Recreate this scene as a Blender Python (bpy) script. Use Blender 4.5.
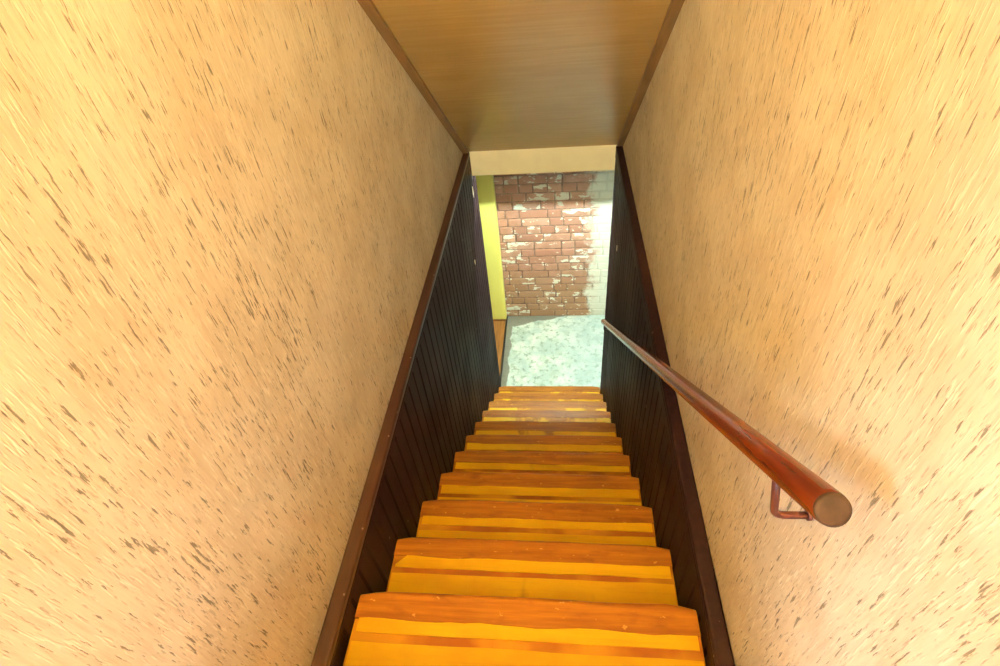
import bpy, bmesh, math, random
from mathutils import Matrix, Vector, noise as mnoise

for o in list(bpy.data.objects): bpy.data.objects.remove(o)
SC = bpy.context.scene
COL = SC.collection

# ------------------------------------------------------------------ camera, world, exposure
CAMZ = 3.8009                       # lower floor is z = 0
cam_d = bpy.data.cameras.new('camera'); cam = bpy.data.objects.new('camera', cam_d); COL.objects.link(cam)
R_ = Vector((0.99364793, 0.07721482, -0.08186372)); U_ = Vector((0.00799816, 0.67716365, 0.73578898)); F_ = Vector((-0.11224895, 0.73176995, -0.67224468))
M_ = Matrix((R_, U_, -F_)).transposed().to_4x4(); M_.translation = (0, 0, CAMZ)
cam.matrix_world = M_
cam_d.sensor_width = 36; cam_d.lens = 19.21; cam_d.clip_start = 0.02
SC.camera = cam
w = bpy.data.worlds.new('world'); SC.world = w; w.use_nodes = True
w.node_tree.nodes['Background'].inputs[0].default_value = (0.75, 0.88, 1.0, 1)
w.node_tree.nodes['Background'].inputs[1].default_value = 0.6
vs = SC.view_settings
vs.view_transform = 'Standard'; vs.look = 'None'; vs.gamma = 1.0; vs.use_curve_mapping = False
vs.exposure = 0.38

def area(name, loc, target, sx, sy, power, color):
    d = bpy.data.lights.new(name, 'AREA'); d.shape = 'RECTANGLE'; d.size = sx; d.size_y = sy; d.energy = power; d.color = color
    o = bpy.data.objects.new(name, d); COL.objects.link(o); o.location = loc
    o.rotation_euler = (Vector(target) - Vector(loc)).to_track_quat('-Z', 'Y').to_euler()
    return o
# added cool fill through an unseen window of the upstairs side room
WIN_FILL_P = 42
area('window_fill', (-2.76, -1.08, 3.62), (-0.2, 0.2, 3.40), 0.75, 0.8, WIN_FILL_P, (0.66, 0.82, 1.0))
area('back_fill', (-0.1, -1.58, 3.38), (-0.1, 0.4, 3.2), 0.6, 0.75, 28, (0.62, 0.80, 1.0))  # added fill from behind, cooling the lower parts of both walls
LAMP_P = 1180        # pendant bulb above the head of the stairs
TUBE_E = 500        # added fluorescent tube of the cellar passage

# ------------------------------------------------------------------ measures
XL, XR, T = -0.5561, 0.3446, 0.0398          # wainscot faces; T = set-back of the wall behind
WL, WR = XL - T, XR + T
G, RS = 0.2632, 0.21017                      # going, rise
Y0, Z0, TS = 0.5746, 2.3119, 0.7985          # nosing 0 and pitch
ZC = 2.4107                                  # wainscot cap height
HC = 2.1837                                  # headroom above the nosing line
YL = 3.181                                   # lintel
YB = 4.402                                   # brick face
NTOP, NBOT = -2, 10
LAND = Z0 + 3 * RS
def zceil(y): return Z0 - (y - Y0) * TS + HC
def znose(y): return Z0 - (y - Y0) * TS

# ------------------------------------------------------------------ node helper
class NT:
    def __init__(s, name, rough=0.6, spec=0.5):
        s.m = bpy.data.materials.new(name); s.m.use_nodes = True; s.t = s.m.node_tree
        s.b = s.t.nodes['Principled BSDF']; s.b.inputs['Roughness'].default_value = rough
        s.b.inputs['Specular IOR Level'].default_value = spec
        s._p = None
    def n(s, typ, ins=None, **props):
        nd = s.t.nodes.new(typ)
        for k, v in props.items(): setattr(nd, k, v)
        for k, v in (ins or {}).items(): s.put(nd.inputs[k], v)
        return nd
    def put(s, sock, v):
        if isinstance(v, bpy.types.NodeSocket): s.t.links.new(v, sock)
        elif isinstance(v, bpy.types.Node): s.t.links.new(v.outputs[0], sock)
        else:
            if hasattr(sock.default_value, '__len__') and len(sock.default_value) == 4 and len(v) == 3: v = (*v, 1)
            sock.default_value = v
    def pos(s):
        if s._p is None: s._p = s.n('ShaderNodeNewGeometry').outputs['Position']
        return s._p
    def xyz(s):
        x = s.n('ShaderNodeSeparateXYZ', {0: s.pos()}); return x.outputs[0], x.outputs[1], x.outputs[2]
    def math(s, op, a, b=0.0, clamp=False):
        return s.n('ShaderNodeMath', {0: a, 1: b}, operation=op, use_clamp=clamp).outputs[0]
    def noise(s, scale, sc=1.0, detail=3, rough=0.55, off=(0, 0, 0), vec=None):
        mp = s.n('ShaderNodeMapping', {'Vector': vec if vec is not None else s.pos(), 'Scale': scale, 'Location': off})
        return s.n('ShaderNodeTexNoise', {'Vector': mp, 'Scale': sc, 'Detail': detail, 'Roughness': rough}).outputs[0]
    def ramp(s, f, a, b, lo=0.0, hi=1.0):
        return s.n('ShaderNodeMapRange', {0: f, 1: a, 2: b, 3: lo, 4: hi}, interpolation_type='SMOOTHSTEP').outputs[0]
    def mix(s, f, a, b, blend='MIX'):
        nd = s.n('ShaderNodeMix', data_type='RGBA', blend_type=blend)
        s.put(nd.inputs[0], f); s.put(nd.inputs[6], a); s.put(nd.inputs[7], b); return nd.outputs[2]
    def color(s, c): s.put(s.b.inputs['Base Color'], c)
    def rough(s, r): s.put(s.b.inputs['Roughness'], r)
    def bump(s, h, strength=0.4, dist=0.004):
        bp = s.n('ShaderNodeBump', {'Height': h, 'Strength': strength, 'Distance': dist})
        s.put(s.b.inputs['Normal'], bp)
    def rnd(s): return s.n('ShaderNodeObjectInfo').outputs['Random']

# ------------------------------------------------------------------ materials
def mat_plaster():
    k = NT('rough_scratched_plaster', 0.78, 0.35)
    lump = k.noise((1, 1, 1), 5, 4)
    streak = k.noise((1, 140, 12), 1, 4, 0.6)
    f1 = k.noise((1, 175, 21), 1, 4, 0.6)
    f2 = k.noise((1, 310, 40), 1, 3, 0.5, (0, 31.3, 7.7))
    dens = k.noise((1, 6, 2.5), 1, 3, 0.6, (0, 3, 9))
    th = k.math('SUBTRACT', 0.0, k.math('MULTIPLY', k.math('SUBTRACT', dens, 0.5), 0.16))
    m1 = k.ramp(k.math('ADD', f1, k.math('MULTIPLY', th, -1)), 0.600, 0.660)
    m2 = k.ramp(k.math('ADD', f2, k.math('MULTIPLY', th, -1)), 0.608, 0.68)
    hi = k.ramp(k.noise((1, 210, 26), 1, 2, 0.5, (0, 11, 50)), 0.56, 0.70)
    base = k.mix(k.ramp(lump, 0.35, 0.65), (0.66, 0.555, 0.42), (0.76, 0.66, 0.52))
    base = k.mix(k.math('MULTIPLY', k.ramp(streak, 0.45, 0.7), 0.35), base, (0.52, 0.38, 0.255))
    base = k.mix(k.math('MULTIPLY', hi, 0.6), base, (0.84, 0.75, 0.62))
    base = k.mix(k.math('MULTIPLY', m2, 0.3), base, (0.13, 0.105, 0.062))
    base = k.mix(k.math('MULTIPLY', m1, 0.70), base, (0.07, 0.058, 0.036))
    k.color(base)
    h = k.math('SUBTRACT', k.math('MULTIPLY', hi, 0.5), k.math('ADD', m1, k.math('MULTIPLY', m2, 0.6)))
    h = k.math('ADD', h, k.math('MULTIPLY', streak, 0.3))
    k.bump(h, 0.28, 0.003)
    return k.m

def mat_plain(name, c, rough=0.7, spec=0.4, var=0.12, scale=(6, 6, 6), bump=0.0):
    k = NT(name, rough, spec)
    n = k.noise(scale, 1, 4)
    d = tuple(v * (1 - var) for v in c); l = tuple(min(1, v * (1 + var)) for v in c)
    k.color(k.mix(k.ramp(n, 0.3, 0.7), d, l))
    if bump: k.bump(n, bump, 0.003)
    return k.m

def mat_wainscot():
    k = NT('dark_stained_boards', 0.55, 0.07)
    g = k.noise((60, 60, 3), 1, 4)
    big = k.noise((2, 2, 2), 1, 3)
    c = k.mix(k.ramp(g, 0.3, 0.7), (0.009, 0.0038, 0.006), (0.020, 0.0085, 0.011))
    c = k.mix(k.math('MULTIPLY', k.rnd(), 0.5), c, (0.013, 0.0055, 0.007))
    chips = k.ramp(k.noise((50, 50, 26), 1, 2, 0.5, (4, 4, 4)), 0.765, 0.785)
    c = k.mix(k.math('MULTIPLY', chips, 0.7), c, (0.35, 0.28, 0.24))
    k.color(c); k.rough(k.ramp(big, 0.3, 0.7, 0.52, 0.66)); k.bump(g, 0.15, 0.001)
    return k.m

def mat_cap():
    k = NT('dark_red_brown_cap', 0.42, 0.45)
    g = k.noise((40, 3, 40), 1, 4)
    c = k.mix(k.ramp(g, 0.3, 0.7), (0.028, 0.010, 0.009), (0.050, 0.019, 0.015))
    chips = k.ramp(k.noise((60, 22, 60), 1, 2, 0.5, (9, 2, 1)), 0.72, 0.75)
    c = k.mix(k.math('MULTIPLY', chips, 0.7), c, (0.30, 0.19, 0.15))
    k.color(c); k.bump(g, 0.15, 0.001)
    return k.m

def mat_tread():
    # brown varnished wood, worn to bare yellow in streaks along the board
    k = NT('worn_brown_step_wood', 0.42, 0.35)
    x, y, z = k.xyz()
    g = k.noise((3.5, 60, 60), 1, 4, 0.6)
    blot = k.noise((9, 22, 9), 1, 4, 0.6, (2, 5, 1))
    c = k.mix(k.ramp(g, 0.3, 0.72), (0.27, 0.085, 0.008), (0.46, 0.17, 0.014))
    c = k.mix(k.math('MULTIPLY', k.ramp(blot, 0.5, 0.72), 0.7), c, (0.20, 0.055, 0.008))
    spk = k.ramp(k.noise((40, 70, 40), 1, 2, 0.5, (1, 8, 3)), 0.69, 0.74)
    c = k.mix(k.math('MULTIPLY', spk, 0.6), c, (0.75, 0.40, 0.10))
    k.color(c); k.rough(k.ramp(g, 0.3, 0.7, 0.36, 0.55)); k.bump(blot, 0.2, 0.002)
    return k.m

def mat_gap():
    k = NT('worn_step_gap', 0.5, 0.3)
    x, y, z = k.xyz()
    n = k.noise((4, 6, 6), 1, 3, 0.55, (0.4, 7, 2))
    c = k.mix(k.ramp(n, 0.42, 0.62), (0.36, 0.105, 0.010), (0.66, 0.30, 0.018))
    k.color(c)
    return k.m

def mat_yellow():
    k = NT('yellow_step_covering', 0.45, 0.35)
    x, y, z = k.xyz()
    n = k.noise((5, 9, 9), 1, 4, 0.55)
    g = k.noise((4, 90, 20), 1, 3)
    c = k.mix(k.ramp(n, 0.3, 0.7), (0.80, 0.42, 0.010), (0.90, 0.55, 0.012))
    c = k.mix(k.math('MULTIPLY', k.ramp(g, 0.5, 0.75), 0.35), c, (0.66, 0.29, 0.012))
    # wear along the walking line, heavier on the lower flight
    cen = k.math('ABSOLUTE', k.math('ADD', x, 0.10))
    w1 = k.math('ADD', k.noise((7, 4.5, 3), 1, 3, 0.6, (8, 2, 4)), k.ramp(y, 1.3, 3.0, -0.13, 0.17))
    w1 = k.math('SUBTRACT', w1, k.math('MULTIPLY', cen, 0.42))
    c = k.mix(k.math('MULTIPLY', k.ramp(w1, 0.47, 0.60), 0.85), c, (0.40, 0.135, 0.014))
    k.color(c)
    return k.m

def mat_rail():
    k = NT('red_brown_varnished_rail', 0.24, 0.5)
    g = k.noise((50, 2.2, 2.2), 1, 4)
    g2 = k.noise((14, 1.2, 1.2), 1, 3)
    c = k.mix(k.ramp(g, 0.3, 0.7), (0.10, 0.013, 0.003), (0.23, 0.040, 0.006))
    c = k.mix(k.math('MULTIPLY', k.ramp(g2, 0.4, 0.75), 0.4), c, (0.08, 0.010, 0.003))
    k.color(c)
    k.b.inputs['Coat Weight'].default_value = 0.1; k.b.inputs['Coat Roughness'].default_value = 0.2
    return k.m

def mat_veneer():
    k = NT('brown_wood_veneer', 0.27, 0.5)
    g = k.noise((3, 70, 60), 1, 4, 0.6)
    b = k.noise((3, 3, 3), 1, 2)
    c = k.mix(k.ramp(g, 0.3, 0.7), (0.50, 0.31, 0.088), (0.56, 0.36, 0.108))
    c = k.mix(k.math('MULTIPLY', k.ramp(b, 0.4, 0.7), 0.35), c, (0.42, 0.25, 0.075))
    k.color(c); k.bump(g, 0.04, 0.001)
    return k.m

def mat_brick():
    k = NT('flaking_painted_brick', 0.85, 0.2)
    x, y, z = k.xyz()
    n = k.noise((14, 14, 14), 1, 4)
    r = k.rnd()
    c = k.mix(r, (0.42, 0.20, 0.14), (0.58, 0.34, 0.25))
    c = k.mix(k.math('MULTIPLY', k.ramp(n, 0.4, 0.7), 0.5), c, (0.36, 0.18, 0.115))
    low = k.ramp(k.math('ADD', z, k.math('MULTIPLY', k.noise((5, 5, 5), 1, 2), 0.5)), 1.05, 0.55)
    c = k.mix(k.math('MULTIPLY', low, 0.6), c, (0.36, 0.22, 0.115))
    # white plaster and lime patches; solid whitewash at the right hand end
    wn = k.noise((11, 11, 21), 1, 3, 0.55, (3.1, 0, 1.7))
    wn = k.math('ADD', wn, k.math('MULTIPLY', k.math('SUBTRACT', r, 0.5), 0.13))
    edge = k.ramp(k.math('ADD', x, k.math('MULTIPLY', k.math('SUBTRACT', k.noise((8, 8, 8), 1, 4), 0.5), 0.40)), 0.25, 0.345)
    patch = k.math('MAXIMUM', k.ramp(wn, 0.585, 0.63), edge)
    c = k.mix(patch, c, (0.74, 0.72, 0.62))
    k.color(c); k.bump(k.math('ADD', n, k.math('MULTIPLY', patch, 0.6)), 0.5, 0.004)
    return k.m

def mat_mortar():
    k = NT('old_mortar', 0.9, 0.2)
    n = k.noise((20, 20, 20), 1, 4)
    x, y, z = k.xyz()
    c = k.mix(k.ramp(n, 0.35, 0.65), (0.19, 0.11, 0.08), (0.33, 0.21, 0.155))
    edge = k.ramp(k.math('ADD', x, k.math('MULTIPLY', k.math('SUBTRACT', k.noise((8, 8, 8), 1, 4), 0.5), 0.40)), 0.25, 0.345)
    k.color(k.mix(edge, c, (0.66, 0.64, 0.55)))
    return k.m

def mat_floor():
    k = NT('worn_painted_concrete', 0.5, 0.4)
    x, y, z = k.xyz()
    a = k.noise((5, 5, 5), 1, 5, 0.62)
    b = k.noise((19, 19, 19), 1, 5, 0.68, (5, 1, 0))
    c = k.mix(k.ramp(a, 0.35, 0.65), (0.50, 0.62, 0.56), (0.80, 0.86, 0.76))
    c = k.mix(k.math('MULTIPLY', k.ramp(b, 0.50, 0.64), 0.8), c, (0.25, 0.34, 0.25))
    c = k.mix(k.math('MULTIPLY', k.ramp(k.noise((9, 9, 9), 1, 4, 0.6, (1, 7, 3)), 0.5, 0.62), 0.35), c, (0.36, 0.46, 0.34))
    c = k.mix(k.math('MULTIPLY', k.ramp(x, -0.15, 0.3), 0.4), c, (0.40, 0.52, 0.55))  # bluish light on the right side put into the floor colour
    # grey border along the left and far edges
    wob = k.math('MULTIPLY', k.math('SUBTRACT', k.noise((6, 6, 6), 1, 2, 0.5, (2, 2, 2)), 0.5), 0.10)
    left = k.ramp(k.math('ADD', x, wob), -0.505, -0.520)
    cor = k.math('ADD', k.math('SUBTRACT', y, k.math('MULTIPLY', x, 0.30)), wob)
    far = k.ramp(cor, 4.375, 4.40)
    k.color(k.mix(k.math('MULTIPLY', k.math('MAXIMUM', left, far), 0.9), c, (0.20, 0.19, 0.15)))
    k.bump(a, 0.2, 0.004)
    return k.m

def mat_emit(name, c, e):
    k = NT(name); k.color((0.9, 0.9, 0.88)); k.b.inputs['Emission Color'].default_value = (*c, 1); k.b.inputs['Emission Strength'].default_value = e
    return k.m
def mat_endgrain():
    k = NT('dull_brown_end_grain', 0.7, 0.2)
    n = k.noise((60, 60, 60), 1, 4)
    k.color(k.mix(k.ramp(n, 0.3, 0.7), (0.026, 0.013, 0.008), (0.05, 0.025, 0.015)))
    return k.m

PLASTER, WAINS, CAP = mat_plaster(), mat_wainscot(), mat_cap()
TREAD, GAP, YELLOW, RAIL, ENDG = mat_tread(), mat_gap(), mat_yellow(), mat_rail(), mat_endgrain()
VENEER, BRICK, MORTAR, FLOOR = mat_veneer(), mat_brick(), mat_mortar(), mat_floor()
TRIM = mat_plain('dark_ceiling_trim', (0.30, 0.165, 0.055), 0.45, 0.4, 0.2, (30, 4, 4))
CREAM = mat_plain('cream_painted_board', (0.94, 0.86, 0.64), 0.6, 0.4, 0.03, (9, 9, 9))
YPOST = mat_plain('yellow_gloss_paint', (0.88, 0.80, 0.20), 0.4, 0.45, 0.04, (4, 4, 2))
SILL = mat_plain('orange_brown_plank', (0.36, 0.15, 0.04), 0.45, 0.4, 0.25, (40, 4, 4))
BRKT = mat_plain('red_brown_iron', (0.085, 0.022, 0.016), 0.38, 0.5, 0.15, (30, 30, 30))
BLACK = mat_plain('black_iron', (0.02, 0.018, 0.016), 0.4, 0.5, 0.1)
WHITE = mat_plain('whitewashed_wall', (0.40, 0.41, 0.36), 0.8, 0.3, 0.08, (5, 5, 5), 0.2)
SCREW = mat_plain('tarnished_metal', (0.22, 0.18, 0.14), 0.4, 0.5, 0.2)

# ------------------------------------------------------------------ mesh helpers
def new_mesh(name, bm, mat):
    bmesh.ops.recalc_face_normals(bm, faces=bm.faces)
    me = bpy.data.meshes.new(name); bm.to_mesh(me); bm.free(); me.materials.append(mat); return me
def link(name, me, parent=None, loc=(0, 0, 0), rot=None):
    o = bpy.data.objects.new(name, me); COL.objects.link(o); o.location = loc
    if rot: o.rotation_euler = rot
    if parent: o.parent = parent
    return o
def box_bm(x0, x1, y0, y1, z0, z1, bev=0.0, seg=1):
    bm = bmesh.new(); bmesh.ops.create_cube(bm, size=1)
    for v in bm.verts: v.co = ((x0 + x1) / 2 + v.co.x * (x1 - x0), (y0 + y1) / 2 + v.co.y * (y1 - y0), (z0 + z1) / 2 + v.co.z * (z1 - z0))
    if bev: bmesh.ops.bevel(bm, geom=list(bm.edges), offset=bev, segments=seg, affect='EDGES', profile=0.5)
    return bm
def box(name, mat, b, parent=None, bev=0.0, seg=1): return link(name, new_mesh(name, box_bm(*b, bev, seg), mat), parent)
def prism(name, mat, pts, axis, a, b, parent=None, bev=0.0):
    """polygon pts extruded along axis ('x': pts are (y, z); 'y': (x, z); 'z': (x, y))"""
    bm = bmesh.new()
    def P(p, t): return {'x': (t, p[0], p[1]), 'y': (p[0], t, p[1]), 'z': (p[0], p[1], t)}[axis]
    v0 = [bm.verts.new(P(p, a)) for p in pts]; v1 = [bm.verts.new(P(p, b)) for p in pts]
    bm.faces.new(v0); bm.faces.new(v1[::-1])
    for i in range(len(pts)):
        j = (i + 1) % len(pts); bm.faces.new((v0[i], v0[j], v1[j], v1[i]))
    if bev: bmesh.ops.bevel(bm, geom=list(bm.edges), offset=bev, segments=2, affect='EDGES', profile=0.5)
    return link(name, new_mesh(name, bm, mat), parent)
def tube(name, mat, path, rad, parent=None, seg=16, caps=True, smooth=True):
    bm = bmesh.new(); rings = []
    P = [Vector(p) for p in path]
    up = Vector((0.3, 0.1, 1)).normalized(); prev = None
    for i, p in enumerate(P):
        t = (P[min(i + 1, len(P) - 1)] - P[max(i - 1, 0)]).normalized()
        a = (up - t * up.dot(t)).normalized() if prev is None else (prev - t * prev.dot(t)).normalized()
        prev = a; b = t.cross(a); r = rad[i] if isinstance(rad, (list, tuple)) else rad
        rings.append([bm.verts.new(p + (a * math.cos(k * 2 * math.pi / seg) + b * math.sin(k * 2 * math.pi / seg)) * r) for k in range(seg)])
    for i in range(len(rings) - 1):
        for k in range(seg):
            f = bm.faces.new((rings[i][k], rings[i][(k + 1) % seg], rings[i + 1][(k + 1) % seg], rings[i + 1][k])); f.smooth = smooth
    if caps: bm.faces.new(rings[0]); bm.faces.new(rings[-1][::-1])
    return link(name, new_mesh(name, bm, mat), parent)
def bend(pts, r, n=6):
    """round the inner corners of a polyline"""
    P = [Vector(p) for p in pts]; out = [P[0]]
    for i in range(1, len(P) - 1):
        a = (P[i - 1] - P[i]).normalized(); b = (P[i + 1] - P[i]).normalized()
        s, e = P[i] + a * r, P[i] + b * r
        for k in range(n + 1):
            t = k / n; out.append(s * (1 - t) ** 2 + P[i] * 2 * t * (1 - t) + e * t ** 2)
    out.append(P[-1]); return out
def struct(o, label=None):
    o['kind'] = 'structure'
    if label: o['label'] = label
    return o
def thing(name, label, cat, loc=(0, 0, 0), group=None):
    o = bpy.data.objects.new(name, None); COL.objects.link(o); o.location = loc; o.empty_display_size = 0.1
    return tag(o, label, cat, group)
def tag(o, label, cat, group=None):
    o['label'] = label; o['category'] = cat
    if group: o['group'] = group
    return o
random.seed(4)

# ------------------------------------------------------------------ setting: walls, ceiling, floors
YW = 0.0                           # head of the left wall, open to the upstairs room beyond
YE_L, YE_R = 3.33, 3.17              # lower ends of the stairwell walls
WT = 0.12
# walls: plaster from the top down to the floor
struct(box('wall_left', PLASTER, (WL - WT, WL, YW, YE_L, 0, 5.3)), 'left stairwell wall of cream scratched plaster')
struct(box('wall_right', PLASTER, (WR, WR + WT, -1.6, YE_R, 0, 5.3)), 'right stairwell wall of cream scratched plaster')
YCF = Y0 + (HC + Z0 - 5.3) / TS      # where the sloped ceiling meets the flat one
cl = struct(prism('ceiling', VENEER, [(YCF, 5.3), (YL + 0.02, zceil(YL + 0.02)), (YL + 0.02, zceil(YL + 0.02) + 0.08), (YCF, 5.42)], 'x', WL, WR), 'sloping ceiling of brown wood veneer')
for i, (x0, x1) in enumerate(((WL, WL + 0.036), (WR - 0.036, WR))):
    struct(prism('trim_%d' % (i + 1), TRIM, [(YCF + 0.02, zceil(YCF + 0.02)), (YL, zceil(YL)), (YL - 0.006, zceil(YL) - 0.012), (YCF + 0.014, zceil(YCF + 0.02) - 0.012)], 'x', x0, x1), 'dark brown strip along the ceiling edge')
# upstairs landing and side room (behind the camera)
landing = struct(box('floor_landing', TREAD, (-2.8, WR, -1.6, Y0 - 3 * G, LAND - 0.1, LAND)), 'wooden floor of the upper landing')
struct(box('floor_landing_side', TREAD, (-2.8, WL - WT, Y0 - 3 * G, YW, LAND - 0.1, LAND)), 'wooden floor of the upper side room')
struct(box('ceiling_landing', CREAM, (-2.8, WR, -1.6, YCF, 5.3, 5.42)), 'flat ceiling above the upper landing')
for nm, b in (('wall_landing_back', (-2.8, -0.45, -1.7, -1.6, 0, 5.42)), ('wall_landing_back.001', (0.25, WR + WT, -1.7, -1.6, 0, 5.42)),
              ('wall_landing_back.002', (-0.45, 0.25, -1.7, -1.6, 3.8, 5.42)), ('wall_landing_back.003', (-0.45, 0.25, -1.7, -1.6, 0, 2.96))):
    struct(box(nm, PLASTER, b), 'plaster wall behind the upper landing')
w2 = struct(box('added_window_2', CREAM, (-0.45, -0.40, -1.67, -1.63, 2.96, 3.8)), 'added unseen opening for cool light behind the upper landing')  # opening added behind the camera for the cool back fill
for b in ((0.20, 0.25, -1.67, -1.63, 2.96, 3.8), (-0.40, 0.20, -1.67, -1.63, 2.96, 3.01), (-0.40, 0.20, -1.67, -1.63, 3.75, 3.8)): box('frame_bar', CREAM, b, w2)
struct(box('wall_landing_front', PLASTER, (-2.8, WL - WT, YW, YW + 0.1, 0, 5.42)), 'plaster wall of the upper side room')
# side-room wall with an opening added to let the cool fill in
wy0, wy1, wz0, wz1 = -1.5, -0.66, 3.2, 4.06
for nm, b in (('wall_landing_side', (-2.9, -2.8, -1.7, wy0, 0, 5.42)), ('wall_landing_side.001', (-2.9, -2.8, wy1, YW + .1, 0, 5.42)),
              ('wall_landing_side.002', (-2.9, -2.8, wy0, wy1, 0, wz0)), ('wall_landing_side.003', (-2.9, -2.8, wy0, wy1, wz1, 5.42))):
    struct(box(nm, PLASTER, b), 'plaster wall around the added upstairs window')
wf = struct(box('added_window_1', CREAM, (-2.88, -2.84, wy0, wy0 + 0.05, wz0, wz1)), 'added unseen upstairs window with a cream frame')
for b in ((-2.88, -2.84, wy1 - 0.05, wy1, wz0, wz1), (-2.88, -2.84, wy0 + .05, wy1 - .05, wz0, wz0 + .05), (-2.88, -2.84, wy0 + .05, wy1 - .05, wz1 - .05, wz1), (-2.88, -2.84, (wy0 + wy1) / 2 - .02, (wy0 + wy1) / 2 + .02, wz0 + .05, wz1 - .05)):
    box('frame_bar', CREAM, b, wf)

# lower passage
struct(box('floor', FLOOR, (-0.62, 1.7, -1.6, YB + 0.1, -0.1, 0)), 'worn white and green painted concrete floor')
struct(box('floor_side_room', SILL, (-1.8, -0.62, 3.2, YB + 0.1, -0.1, -0.002)), 'brown plank floor of the room left of the passage')
struct(box('ceiling_passage', WHITE, (-1.8, 1.7, YL + 0.08, YB + 0.1, 2.72, 2.82)), 'whitewashed ceiling of the lower passage')
struct(box('wall_header', PLASTER, (-1.8, 1.7, YL + 0.03, YL + 0.09, ZC + 0.03, 2.82)), 'wall above the door at the foot of the stairs')
struct(box('wall_passage_front', WHITE, (WR + WT, 1.7, YE_R - 0.1, YE_R, 0, 2.72)), 'whitewashed wall beside the foot of the stairs')
struct(box('wall_passage_right', WHITE, (1.7, 1.8, YE_R, YB + 0.1, 0, 2.82)), 'whitewashed end wall of the lower passage')
struct(box('wall_side_room', WHITE, (-1.9, -1.8, 3.2, YB + 0.1, 0, 2.82)), 'wall of the room left of the passage')
struct(box('wall_side_front', WHITE, (-1.8, WL - WT, 3.2, 3.3, 0, 2.72)), 'near wall of the room left of the passage')

# brick wall: mortar bed with individual bricks
wb = struct(box('wall_back', MORTAR, (-1.8, 1.7, YB + 0.008, YB + 0.12, 0, 2.72)), 'old brick wall with flaking red paint and white patches')
CH, ST, HD, J = 0.0862, 0.252, 0.120, 0.011
def brick_mesh(wd, seed):
    rr = random.Random(seed); bm = box_bm(-wd / 2, wd / 2, 0, 0.03, -(CH - J) / 2, (CH - J) / 2, 0.006, 1)
    for v in bm.verts: v.co += Vector((rr.uniform(-.003, .003), rr.uniform(-.003, .002), rr.uniform(-.0025, .0025)))
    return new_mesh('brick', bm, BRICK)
BM = {ST: [brick_mesh(ST, s) for s in range(5)], HD: [brick_mesh(HD, s + 20) for s in range(5)]}
row = 0; z = CH / 2 + 0.002
while z < 2.45:
    x = -0.70 + (0, -0.19, -0.06, -0.25)[row % 4] + random.uniform(-.02, .02); k = row
    while x < 0.95:
        wd = HD if (row % 5 == 2 or (k % 2 and random.random() < .85)) else ST
        if x + wd > -0.66:
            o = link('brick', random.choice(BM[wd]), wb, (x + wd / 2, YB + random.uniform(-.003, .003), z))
        x += wd + J; k += 1
    z += CH; row += 1

# ------------------------------------------------------------------ yellow door post, sill plank, lintel, added shading beam
p = thing('door_post', 'yellow painted door post left of the brick wall, standing on an orange brown plank', 'door post', (-0.68, 4.35, 0.014))
box('post', YPOST, (-0.11, 0.105, -0.037, 0.045, 0.022, 2.4), p, 0.008, 2)
box('foot_block', SILL, (-0.11, 0.103, -0.034, 0.045, 0, 0.021), p, 0.003)
o = box('door_sill', SILL, (-0.74, -0.588, 3.335, 4.4, 0.0, 0.012), None, 0.004); tag(o, 'narrow orange brown wooden sill plank on the floor under the yellow post', 'door sill')
o = box('sill_edging', BLACK, (-0.585, -0.567, 3.335, 4.39, 0.0, 0.016), None, 0.004); tag(o, 'thin dark edging strip between the brown sill and the pale concrete floor', 'edging strip')
lt = box('lintel_board', CREAM, (XL + 0.001, XR + 0.026, YL, YL + 0.025, 2.2515, 2.4145), None, 0.003, 2)
tag(lt, 'cream painted lintel board across the opening at the foot of the stairs', 'lintel')
bmn = box('shading_beam', WHITE, (-1.78, 1.68, 3.72, 3.80, 2.005, 2.715), None, 0.004); tag(bmn, 'added unseen beam across the passage, shading the upper bricks from the tube', 'beam')  # unseen beam added to keep tube light off the upper bricks

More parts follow.
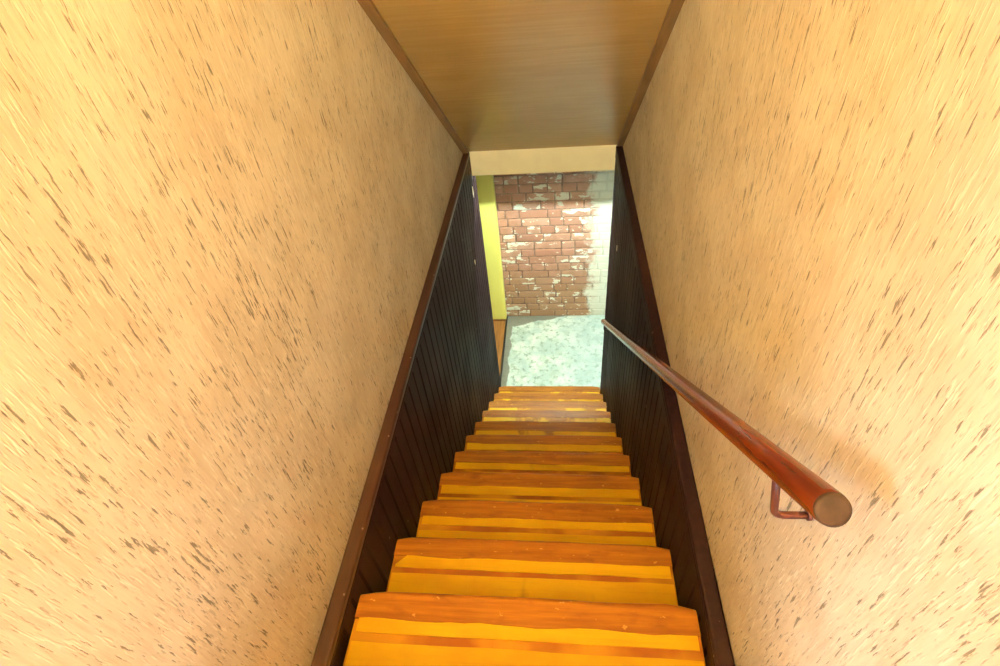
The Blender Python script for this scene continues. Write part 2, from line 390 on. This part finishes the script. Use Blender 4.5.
# ------------------------------------------------------------------ staircase
st = thing('staircase', 'steep wooden staircase with yellow covered treads and worn brown nosings', 'staircase', (0, 0, 0))
SX0, SX1 = XL + 0.003, XR - 0.003
def strip(name, mat, x0, x1, y0, y1, z0, z1, parent, clipl=0.0, wob=0.002, seed=0):
    """thin board with slightly wavy long edges, optional clipped left far corner"""
    rr = random.Random(seed); n = 10; top = []; bot = []
    far = []; near = []
    for i in range(n + 1):
        x = x0 + (x1 - x0) * i / n
        far.append((x, y1 + rr.uniform(-wob, wob))); near.append((x, y0 + rr.uniform(-wob, wob)))
    if clipl: far = [(x0, y1 - clipl), (x0 + clipl * 1.1, y1)] + [q for q in far if q[0] > x0 + clipl * 1.2]
    return prism(name, mat, near + far[::-1], 'z', z0, z1, parent)
for n in range(NTOP, NBOT + 1):
    yn = Y0 + n * G; zn = Z0 - n * RS
    sp = bpy.data.objects.new('step', None); COL.objects.link(sp); sp.parent = st; sp.empty_display_size = 0.05
    yb_ = yn - G - 0.020
    # base tread board (shows brown in the gap), nosing board, yellow coverings, riser
    o = box('tread_board', GAP, (SX0, SX1, yb_, yn - 0.030, zn - 0.034, zn - 0.005), sp)
    bm = box_bm(SX0, SX1 - 0.002, yn - 0.088, yn, zn - 0.036, zn + 0.001, 0.007, 2)
    bm.free()
    rr = random.Random(n + 50); d = rr.uniform(0.070, 0.082)
    nb = bmesh.new(); prof = []
    L = 24; prof0 = [(-d, -0.004), (-d + 0.002, 0.0012), (-0.012, 0.0012), (-0.004, -0.002), (0, -0.009), (0, -0.027), (-0.005, -0.034), (-d, -0.034)]
    rings = []
    for i in range(L + 1):
        t = i / L; x = SX0 + (SX1 - SX0) * t; c = []
        wv = mnoise.noise(Vector((x * 7, n * 3.1, 0))) * 0.006 + mnoise.noise(Vector((x * 25, n * 3.1, 4))) * 0.0025
        wf_ = mnoise.noise(Vector((x * 5, n * 1.7, 9))) * 0.003 - (0.012 if i in (0, L) else 0.004 if i in (1, L - 1) else 0)
        for (yy, zz) in prof0:
            back = yy < -0.05
            c.append(nb.verts.new((x, yn + yy + (wv if back else wf_), zn + zz)))
        rings.append(c)
    for i in range(L):
        for k in range(len(prof0)):
            k2 = (k + 1) % len(prof0); nb.faces.new((rings[i][k], rings[i][k2], rings[i + 1][k2], rings[i + 1][k]))
    nb.faces.new(rings[0]); nb.faces.new(rings[-1][::-1])
    o = link('nosing_board', new_mesh('nosing_board', nb, TREAD), sp)
    a = yn - d - rr.uniform(0.030, 0.040); g = rr.uniform(0.016, 0.026)
    strip('cover_strip', YELLOW, SX0 + 0.012, SX1 - 0.008, a, yn - d + 0.004, zn - 0.005, zn - 0.0005, sp, 0.03 if n == 1 else 0.0, 0.0015, n)
    strip('cover_strip', YELLOW, SX0 + 0.006, SX1 - 0.004, yb_ + 0.004, a - g, zn - 0.005, zn - 0.0005, sp, 0.0, 0.0015, n + 30)
    box('riser', GAP, (SX0, SX1, yn - 0.040, yn - 0.022, zn - RS + (0.0 if n < NBOT else 0.0), zn - 0.0345), sp)

# ------------------------------------------------------------------ wainscot on both sides
def wainscot(side):
    s = -1 if side == 'l' else 1
    face = XL if side == 'l' else XR; wall = WL if side == 'l' else WR
    ye = YE_L if side == 'l' else YL - 0.004
    lab = 'dark brown board wainscot on the wall opposite the handrail, under a red brown cap' if side == 'l' else 'dark brown board wainscot on the wall below the handrail'
    wn = thing('wainscot', lab, 'wainscot', (wall, 1.8, 0), 'dark board wainscots')
    BW = 0.0745
    y = ye - 0.10 if side == 'l' else ye - 0.085
    off = Vector(wn.location)
    # thin backing against the wall and an end board
    def pb(name, mat, b, bev=0.0, seg=1, parent=wn):
        o = box(name, mat, (b[0] - off.x, b[1] - off.x, b[2] - off.y, b[3] - off.y, b[4], b[5]), parent, bev, seg); return o
    lo, hi = sorted((face, wall - s * 0.001))
    pb('end_board', WAINS, (lo, hi, y + 0.002, ye, 0.0, ZC - 0.03), 0.004)
    back = sorted((face + s * 0.016, wall - s * 0.001))
    while y > 0.12:
        y1 = y; y0_ = y - BW
        ztop = ZC - 0.028; zb = max(0.0, znose(y1) - 0.42)
        # board with a V-groove each side: hexagonal section, face proud
        f = face; d1 = face + s * 0.009; wv = wall - s * 0.001
        jit = s * random.uniform(0, .0012)
        gw = 0.007
        pts = [(wv, y0_), (d1, y0_), (f + jit, y0_ + gw), (f + jit, y1 - gw), (d1, y1), (wv, y1)]
        prism('wainscot_board', WAINS, [(a - off.x, b - off.y) for a, b in pts], 'z', zb, ztop, wn)
        y = y0_ - 0.0006
    # cap rail: flat board with rounded front edge
    inn = face - s * 0.002
    c = pb('cap_rail', CAP if side == 'l' else WAINS, (*sorted((inn, wall - s * 0.001)), 0.14, ye + 0.004, ZC - 0.026, ZC), 0.007, 3)
    # frieze strip below the cap
    fr = pb('frieze_strip', WAINS, (*sorted((face - s * 0.0015, face + s * 0.003)), 0.14, ye, ZC - (0.075 if side == 'r' else 0.045), ZC - 0.0265), 0.002)
    # nail heads on the cap
    if side == 'l':
        for yy in (0.52, 0.70, 1.02, 1.38, 1.9):
            bm = bmesh.new(); bmesh.ops.create_uvsphere(bm, u_segments=8, v_segments=5, radius=0.0032)
            for v in bm.verts: v.co.z *= 0.4
            link('nail_head', new_mesh('nail_head', bm, SCREW), c, (face + 0.002 - 0.006 - off.x, yy - off.y, ZC))
    # spots where the dark stain has chipped off
    for (yy, zz, hy, hz) in (((3.144, 2.159, .012, .040), (2.885, 1.79, .007, .022)) if side == 'l' else ((2.762, 1.953, .008, .024),)):
        pts = []
        for q in range(10):
            a = q * math.pi / 5; k_ = 0.75 + 0.35 * random.random(); pts.append((yy - off.y + math.cos(a) * hy * k_, zz + math.sin(a) * hz * k_))
        prism('paint_chip', CREAM, pts, 'x', face - off.x + s * 0.001, face - off.x - s * 0.0012, wn)
    return wn
wainscot('l'); wainscot('r')

# ------------------------------------------------------------------ handrail
XH = 0.304
A_ = Vector((XH, 0.335, CAMZ - 0.583)); B_ = Vector((XH, 2.865, CAMZ - 2.530))
hr = thing('handrail', 'round red brown varnished wooden handrail on the right wall', 'handrail', tuple(A_))
D_ = (B_ - A_); dn = D_.normalized(); LN = D_.length
rr_ = 0.0212
path = [dn * t for t in [0.0, 0.004, 0.012] + [LN * i / 12 for i in range(1, 12)] + [LN - 0.006, LN]]
rad = [rr_ * 0.93, rr_ * 0.985] + [rr_ * (1 - 0.10 * i / 13) for i in range(13)] + [rr_ * 0.80]
tube('rail', RAIL, path, rad, hr, 28)
# dull end face, slightly domed
capp = [dn * -0.004, dn * -0.0028, dn * 0.0015]
tube('end_cap', ENDG, capp, [rr_ * 0.75, rr_ * 0.93, rr_ * 0.965], hr, 28)
def bracket(y, mat, drop, wallx, lean=0.0):
    t = (y - A_.y) / D_.y; c = A_ + D_ * t
    b = bend([c - A_ + Vector((0, 0, -0.010)), c - A_ + Vector((lean, 0, -drop)), Vector((wallx - 0.001, y, c.z - drop + 0.002)) - A_], 0.018)
    br = tube('bracket', mat, b, 0.006, hr, 12)
    pl = tube('bracket_plate', mat, [Vector((wallx - 0.006, y, c.z - drop + 0.002)) - A_, Vector((wallx - 0.0005, y, c.z - drop + 0.002)) - A_], 0.0085, br, 20)
    return br
bracket(0.452, BRKT, 0.134, WR, 0.026)
bracket(2.79, BLACK, 0.075, XR - 0.0012)

# ------------------------------------------------------------------ lamps
# unseen pendant globe above the head of the stairs
LP = Vector((-0.08, -0.62, 5.06))
pd = thing('pendant_lamp', 'unseen round opal glass pendant lamp with an added bowl, above the head of the stairs', 'lamp', tuple(LP))
bm = bmesh.new(); bmesh.ops.create_uvsphere(bm, u_segments=32, v_segments=16, radius=0.17)
for f in bm.faces: f.smooth = True
bulb = mat_emit('warm_opal_glass', (1.0, 0.83, 0.32), LAMP_P)
link('glass_globe', new_mesh('glass_globe', bm, bulb), pd)
bm = bmesh.new(); bmesh.ops.create_uvsphere(bm, u_segments=32, v_segments=16, radius=0.174)
bmesh.ops.delete(bm, geom=[v for v in bm.verts if v.co.z > 0.012], context='VERTS')
bmesh.ops.solidify(bm, geom=list(bm.faces), thickness=-0.003)
for f in bm.faces: f.smooth = True
link('light_cut_bowl', new_mesh('light_cut_bowl', bm, SCREW), pd)  # opaque bowl added to dim the lamp on the near lower walls
tube('cord', BLACK, [(0, 0, 0.20), (0, 0, 5.3 - LP.z if LP.y < YCF else zceil(LP.y) - LP.z - 0.005)], 0.004, pd, 8)
tube('lamp_holder', BLACK, [(0, 0, 0.16), (0, 0, 0.22)], [0.04, 0.02], pd, 16)
# fluorescent batten added unseen behind the lintel for the passage's cool light
tl = thing('added_tube_lamp', 'added unseen fluorescent tube lamp on the passage ceiling behind the lintel', 'lamp', (0.25, 3.305, 2.495))
box('housing', WHITE, (-0.62, 0.62, -0.03, 0.03, -0.05, 0.03), tl, 0.004)
tube('tube', mat_emit('cool_fluorescent', (0.80, 1.0, 0.92), TUBE_E), [(-0.59, 0, -0.075), (0.59, 0, -0.075)], 0.014, tl, 16)
for x in (-0.4, 0.4): tube('stem', WHITE, [(x, 0, 0.03), (x, 0, 0.224)], 0.008, tl, 10)
for x in (-0.6, 0.6): box('end_holder', WHITE, (x - 0.012, x + 0.012, -0.014, 0.014, -0.095, -0.05), tl, 0.002)
